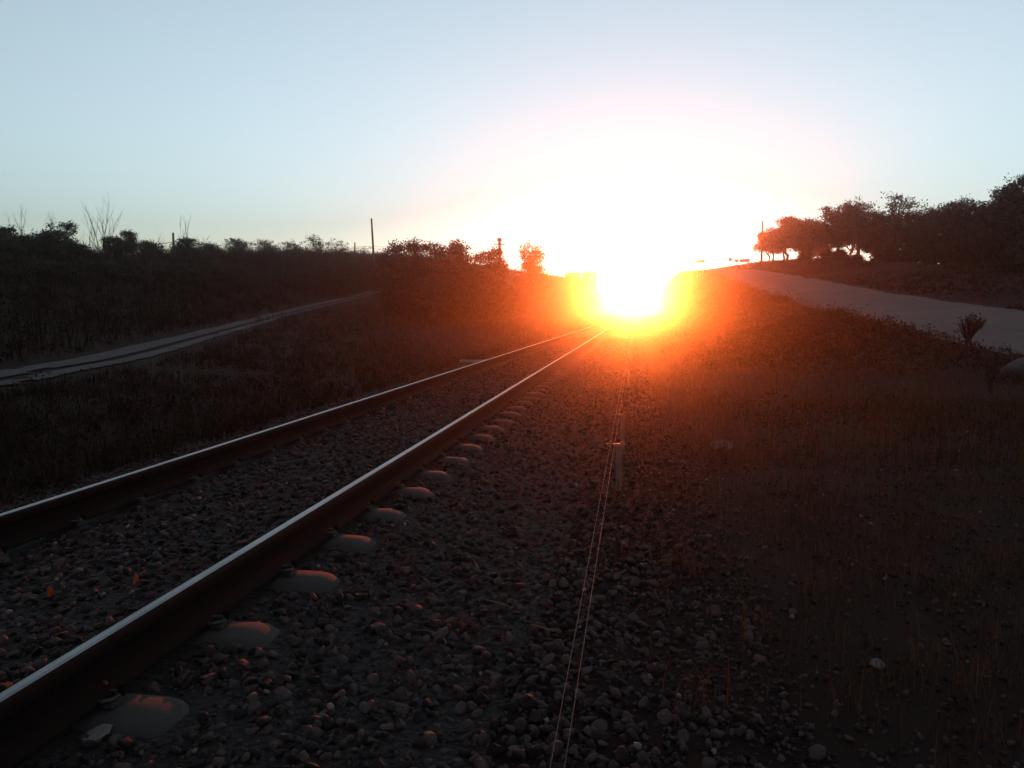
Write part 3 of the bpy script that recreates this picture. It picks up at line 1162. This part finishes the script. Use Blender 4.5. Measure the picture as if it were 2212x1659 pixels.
def post(label, px, Z, ytop, r, lean=0.0):
    p = world(px, 575, Z)
    gz = z1(p[0], p[1])
    top = world(px, ytop, Z)[2] - gz
    m = MB()
    m.tube([(0, 0, -.3), (lean * .4, 0, top * .5), (lean, 0, top - .02), (lean, 0, top)], [r * 1.05, r, r * .95, r * .6], 7)
    o = m.build('fence_post', M['post'])
    o.location = [float(p[0]), float(p[1]), gz]
    tag(o, label, 'fence post', 'fence posts along the skyline of the road')
    return np.array([p[0], p[1], gz])


FP = [(1536, 140, 575, .07, 'short marker post alone on the road crest between the two sign groups'),
      (1618, 138, 566, .14, 'thick fence post right under the end of the long board sign'),
      (1623, 136, 565.5, .13, 'thick fence post, second from the long board sign'),
      (1631, 134, 564, .17, 'thickest fence post, third from the long board sign'),
      (1640, 132, 563, .11, 'fence post just left of the tall thin skyline pole'),
      (1650, 129, 563, .15, 'fence post just right of the tall thin skyline pole'),
      (1663, 124, 565, .16, 'fence post under the low round tree, against the light'),
      (1681, 118, 562, .07, 'thin fence post in the first bright gap under the trees'),
      (1696, 114, 562, .06, 'thin fence post in the middle of the first bright gap'),
      (1708, 110, 562, .06, 'thin fence post under the flat-topped tree'),
      (1719, 107, 565, .16, 'stout fence post at the right end of the first bright gap'),
      (1741, 102, 560, .07, 'fence post in the second bright gap under the trees'),
      (1795, 92, 562, .07, 'fence post half hidden by bent trunks in the dark middle of the row'),
      (1868, 80, 560, .06, 'fence post in the last bright gap under the trees')]
posts = []
for px, Z, yt, r_, lab in FP:
    posts.append(post(lab, px, Z, yt, r_))
for lab, hh in (('upper strand of the wire fence under the roadside trees', .95), ('lower strand of the wire fence under the roadside trees', .5)):
    m = MB()
    m.tube([q + np.array([0, 0, hh]) for q in posts[1:]], .012, 4, cap=False)
    o = m.build('fence_wire', M['iron'])
    tag(o, lab, 'fence wire', 'strands of the wire fence')

# ------------------------------------------------------------------ signal wires beside the track
WU, WZ = -.148, .235


def stand(v_, label, h=WZ):
    gz = z1(WU + .03, v_)
    t = empty('wire_stand', (WU + .035, v_, gz))
    hh = h - gz
    m = MB()
    m.box((.012, 0, hh / 2 - .1), (.042, .03, hh + .2))
    m.build('stand_post', M['post'], t)
    m = MB()
    m.box((-.018, 0, hh + .006), (.12, .018, .010), ry=-.05)
    br = m.build('bracket', M['iron'], t)
    for x in (-.045, .03):
        b = MB()
        b.tube([(x, 0, hh + .012), (x, 0, hh + .026)], .009, 6)
        b.build('bolt', M['wire'], br)
    for x in (-.05, -.02):
        q = MB()
        q.tube([(x - .006, 0, hh - .012), (x + .006, 0, hh - .012)], .022, 12)
        q.build('pulley', M['iron'], t)
    tag(t, label, 'wire stand', 'stands carrying the signal wires')
    return t


stv = [-3.5, 5.75, 7.45, 13.6, 21, 29, 38, 48]
names = ['wire stand behind the viewer', 'nearest iron stand carrying the pair of signal wires', 'second iron stand along the signal wires, close behind the nearest',
         'third iron stand along the signal wires, at the edge of the glare', 'fourth iron stand along the signal wires, inside the glare',
         'fifth iron stand along the signal wires, lost in the glare', 'sixth iron stand along the signal wires, lost in the glare', 'last iron stand along the signal wires, lost in the glare']
for v_, lab in zip(stv[1:], names[1:]):
    stand(v_, lab)
for du, lab in ((-.016, 'thin taut signal wire on the rail side of the stands'), (.014, 'thin taut signal wire on the road side of the stands')):
    m = MB()
    for a, b in zip(stv[:-1], stv[1:]):
        q = []
        for i in range(13):
            t_ = i / 12
            q.append((WU + du, a + (b - a) * t_, WZ + .012 - .0016 * (b - a) ** 1.5 * t_ * (1 - t_)))
        m.tube(q, .0009, 6, cap=False)
    o = m.build('signal_wire', M['wire'], smooth=True)
    tag(o, lab, 'wire', 'signal wires beside the track')

# ------------------------------------------------------------------ weeds, litter, leaves
def thistle(label, pt, h, fan, n=22, lean=.2):
    gz = z1(pt[0], pt[1])
    t = empty('dry_weed', (pt[0], pt[1], gz), YAW)
    m = MB()
    top = Vector((lean * h, 0, h * .5))
    m.tube([(0, 0, -.05), (lean * h * .35, 0, h * .25), top], [.016 * h + .004, .013 * h + .003, .010 * h + .002], 6)
    m.build('stem', M['weed'], t, True)
    m = MB()
    P = []
    for k in range(n):
        a = random.uniform(-1, 1)
        d = random.uniform(-.5, .5)
        e = top + Vector((a * fan * h * .5 + lean * h * .3, d * fan * h * .4, h * random.uniform(.25, .52) * (1 - .25 * abs(a))))
        mid = top.lerp(e, .5) + Vector((a * .03 * h, 0, .02 * h))
        m.tube([top - Vector((lean * h * .2 * random.random(), 0, h * .15 * random.random())), mid, e], [.009 * h, .008 * h, .005 * h], 4, cap=False)
        for _ in range(9):
            P.append(np.array(mid.lerp(e, random.uniform(.2, 1.05))) + R.normal(0, .022 * h, 3))
    hd = m.build('seed_head', M['weed'], t)
    V, Fq = leaves(np.array(P), R.uniform(.012, .032, len(P)) * h, .4)
    mesh_obj('bract', V, Fq, M['weed'], hd)
    tag(t, label, 'dry weed', 'dry weeds near the road edge')


def stalk(label, pt, h, n=3, leafy=True):
    gz = z1(pt[0], pt[1])
    t = empty('dry_weed', (pt[0], pt[1], gz), YAW)
    m = MB()
    P = []
    for k in range(n):
        x = random.uniform(-.12, .12) * h
        e = Vector((x * 1.6, random.uniform(-.1, .1) * h, h * random.uniform(.7, 1)))
        m.tube([(x * .3, 0, -.04), (x, 0, h * .5), e], [.014 * h, .012 * h, .008 * h], 5)
        for _ in range(26):
            P.append(np.array(Vector((x, 0, h * .3)).lerp(e, random.uniform(0, 1.05))) + R.normal(0, .035 * h, 3))
    m.build('stem', M['weed'], t)
    if leafy:
        V, Fq = leaves(np.array(P), R.uniform(.02, .05, len(P)) * h, .4)
        mesh_obj('leaf_tuft', V, Fq, M['weed'], t)
    tag(t, label, 'dry weed', 'dry weeds near the road edge')


def gpt(px, py):
    """ground point under that picture position"""
    dx, f_, up = ray(px, py)
    for Z in np.arange(1.5, 160, .05):
        q = world(px, py, Z)
        if q[2] <= z1(q[0], q[1]):
            return q
    return world(px, py, 40)


q = gpt(2066, 786)
thistle('fan headed dry thistle standing out against the road', q, np.linalg.norm(q[:2]) * 98 / F, .52, 50, .2)
q = gpt(2036, 806)
stalk('narrow upright dry stalk left of the fan headed thistle', q, np.linalg.norm(q[:2]) * 52 / F, 3)
q = gpt(2140, 845)
stalk('brownish clump of dry stalks left of the boulder', q, np.linalg.norm(q[:2]) * 75 / F, 6)
q = gpt(1916, 742)
stalk('small leafy weed silhouetted on the near edge of the road', q, np.linalg.norm(q[:2]) * 34 / F, 4)
q = gpt(1951, 736)
thistle('thin weed with one dark round head against the road', q, np.linalg.norm(q[:2]) * 36 / F, .2, 10, .05)
q = gpt(1691, 668)
stalk('small dark weed at the road edge near the glare', q, np.linalg.norm(q[:2]) * 24 / F, 2)
q = gpt(1560, 972)
V, Fq = [], []
n1, n2 = 16, 6
for i in range(n1):
    for j in range(n2):
        x = (i / (n1 - 1) - .5)
        y = j / (n2 - 1)
        V.append((x * .20, .02 * math.sin(i * 2.4) + y * .05, .005 + .075 * y * (1 - .5 * abs(x)) + .012 * math.sin(i * 1.9 + j)))
for i in range(n1 - 1):
    for j in range(n2 - 1):
        Fq.append((i * n2 + j, (i + 1) * n2 + j, (i + 1) * n2 + j + 1, i * n2 + j + 1))
o = mesh_obj('plastic_scrap', V, Fq, M['litter'])
sm = o.modifiers.new('thick', 'SOLIDIFY')
sm.thickness = .003
o.location = [float(q[0]), float(q[1]), z1(q[0], q[1])]
o.rotation_euler = (0, 0, YAW)
tag(o, 'pale crumpled plastic scrap lying on the soil right of the signal wires', 'litter')

q = on_plane(1036, 766, .0)
m = MB()
m.box((0, 0, .03), (1.15, .22, .07), rz=.18)
o = m.build('plank', M['plank'])
o.location = [float(q[0]), float(q[1]), z1(q[0], q[1]) + .02]
tag(o, 'flat pale plank lying beside the far rail below the big bush clump', 'plank')


def dry_leaf(label, px, py, s, z=-.06, tiltx=1.2):
    q = on_plane(px, py, z)
    nV, nF = [], []
    ll, ww = 8, 4
    for i in range(ll + 1):
        t_ = i / ll
        wd = .36 * math.sin(PI * (t_ * .92 + .06)) ** .8
        for j in range(ww + 1):
            k = j / ww * 2 - 1
            nV.append((k * wd * s, .18 * s * (k * k) + .1 * s * math.sin(t_ * 3), t_ * s))
    for i in range(ll):
        for j in range(ww):
            a = i * (ww + 1) + j
            nF.append((a, a + 1, a + ww + 2, a + ww + 1))
    o = mesh_obj('dry_leaf', nV, nF, M['dryleaf'], smooth=True)
    sm = o.modifiers.new('thick', 'SOLIDIFY')
    sm.thickness = .0008
    o.location = [float(x) for x in q]
    o.rotation_euler = (random.uniform(-.5, .3), random.uniform(-.5, .5), random.uniform(-.4, .4))
    tag(o, label, 'dry leaf', 'dry leaves caught in the ballast')


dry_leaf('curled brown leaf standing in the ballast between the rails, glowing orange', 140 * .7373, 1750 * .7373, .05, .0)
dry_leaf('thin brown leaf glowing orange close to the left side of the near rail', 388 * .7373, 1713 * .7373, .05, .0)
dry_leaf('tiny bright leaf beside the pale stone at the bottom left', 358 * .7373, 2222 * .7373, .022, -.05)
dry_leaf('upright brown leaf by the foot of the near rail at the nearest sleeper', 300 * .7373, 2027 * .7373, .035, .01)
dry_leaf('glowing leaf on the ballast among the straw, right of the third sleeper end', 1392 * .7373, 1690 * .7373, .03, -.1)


def straw(label, px, py, length, ang, z=-.085, bend=.2):
    q = on_plane(px, py, z)
    m = MB()
    c, s = math.cos(ang), math.sin(ang)
    pts = []
    for i in range(6):
        t_ = i / 5 - .5
        pts.append((c * t_ * length - s * bend * length * (t_ * t_), s * t_ * length + c * bend * length * (t_ * t_), .01 + .03 * (t_ + .5) * length * 4))
    m.tube(pts, [.0022, .003, .003, .003, .0025, .0015], 5)
    o = m.build('straw_stalk', M['straw'])
    o.location = [float(x) for x in q]
    tag(o, label, 'straw', 'dry straw stalks on the ballast')


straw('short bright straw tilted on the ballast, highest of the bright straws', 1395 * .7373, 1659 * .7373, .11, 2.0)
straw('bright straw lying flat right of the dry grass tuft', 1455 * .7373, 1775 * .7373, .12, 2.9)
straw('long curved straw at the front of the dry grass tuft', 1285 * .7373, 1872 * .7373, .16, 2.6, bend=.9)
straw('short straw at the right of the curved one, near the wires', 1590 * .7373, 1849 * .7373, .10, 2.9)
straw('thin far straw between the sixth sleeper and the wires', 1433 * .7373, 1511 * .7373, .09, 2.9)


def grass_clump(label, px, py, n, h, spread):
    q = on_plane(px, py, -.1)
    u = q[0] + R.normal(0, spread, n)
    v = q[1] + R.normal(0, spread * .8, n)
    hh = h * R.uniform(.5, 1.2, n)
    V, Fq = blades(u, v, hh, R.uniform(.0012, .0024, n), R.uniform(.2, 1.2, n))
    o = mesh_obj('grass_tuft', V, Fq, M['dry'])
    tag(o, label, 'grass tuft', 'dry grass tufts growing through the ballast')


grass_clump('wispy dry grass tuft on the ballast below the straws, right of the second sleeper', 985, 1372, 60, .10, .06)
grass_clump('dry grass tuft on the ballast right of the fourth sleeper end', 835, 1195, 26, .07, .04)
grass_clump('reddish weed tuft left of the nearest wire stand', 1268, 1000, 60, .14, .12)
grass_clump('sparse grass tuft against the third sleeper end', 900, 1218, 20, .07, .03)
grass_clump('upright brown weed tuft standing right of the signal wires in the lower middle', 1480, 1235, 60, .20, .07)

# ------------------------------------------------------------------ light, sky, haze, camera
SUN_EL, SUN_AZ = math.radians(.40), 0.0          # azimuth measured from +Y
w = bpy.data.worlds.new('World')
S.world = w
w.use_nodes = True
nt = w.node_tree
bg = nt.nodes['Background']
sk = nt.nodes.new('ShaderNodeTexSky')
sk.sky_type = 'NISHITA'
sk.sun_disc = False
sk.sun_elevation = SUN_EL
sk.sun_rotation = SUN_AZ
sk.air_density = 1.1
sk.dust_density = .6
sk.ozone_density = 3.6
hs_ = nt.nodes.new('ShaderNodeHueSaturation')
hs_.inputs['Saturation'].default_value = .40
nt.links.new(sk.outputs[0], hs_.inputs['Color'])
tint = nt.nodes.new('ShaderNodeMix')
tint.data_type = 'RGBA'
tint.blend_type = 'MULTIPLY'
tint.inputs[0].default_value = 1.0
tint.inputs[7].default_value = (.86, .985, .905, 1)
nt.links.new(hs_.outputs[0], tint.inputs[6])
nt.links.new(tint.outputs[2], bg.inputs[0])
bg.inputs[1].default_value = .122

sl = bpy.data.lights.new('sun', 'SUN')
sl.energy = 2.0
sl.angle = math.radians(.53)
sl.color = (1.0, .128, .018)
so = bpy.data.objects.new('sun', sl)
COL.objects.link(so)
sd = Vector((0, -math.cos(SUN_EL), -math.sin(SUN_EL)))
so.rotation_euler = sd.to_track_quat('-Z', 'Y').to_euler()
so.location = (0, 100, 60)

HAZE_D, HAZE_G = .00074, .953  # thin air volume added to spread a glow around the low sun
hm = bpy.data.materials.new('haze')
hm.use_nodes = True
nt = hm.node_tree
nt.nodes.remove(nt.nodes['Principled BSDF'])
pv = nt.nodes.new('ShaderNodeVolumePrincipled')
pv.inputs['Color'].default_value = (.95, .95, .95, 1)
pv.inputs['Density'].default_value = HAZE_D
pv.inputs['Anisotropy'].default_value = HAZE_G
nt.links.new(pv.outputs[0], nt.nodes['Material Output'].inputs['Volume'])
m = MB()
bpy.context.view_layer.update()
top = max((ob.matrix_world @ Vector(c)).z for ob in COL.objects if ob.type == 'MESH' for c in ob.bound_box) + .3
m.box((0, 175, (top - 3.2) / 2), (860, 520, top + 3.2))
o = m.build('haze', hm)
tag(o, kind='stuff')

cam = bpy.data.cameras.new('camera')
co = bpy.data.objects.new('camera', cam)
COL.objects.link(co)
cam.sensor_width = 36
cam.lens = 36 * F / 2212
cam.clip_start = .05
cam.clip_end = 5000
co.location = (0, 0, H)
co.rotation_euler = (PI / 2 - PITCH, 0, YAW)
S.camera = co
S.view_settings.view_transform = 'Standard'
S.view_settings.look = 'None'
S.view_settings.gamma = 1
S.view_settings.exposure = 3.0
S.cycles.max_bounces = 6
S.cycles.volume_bounces = 0
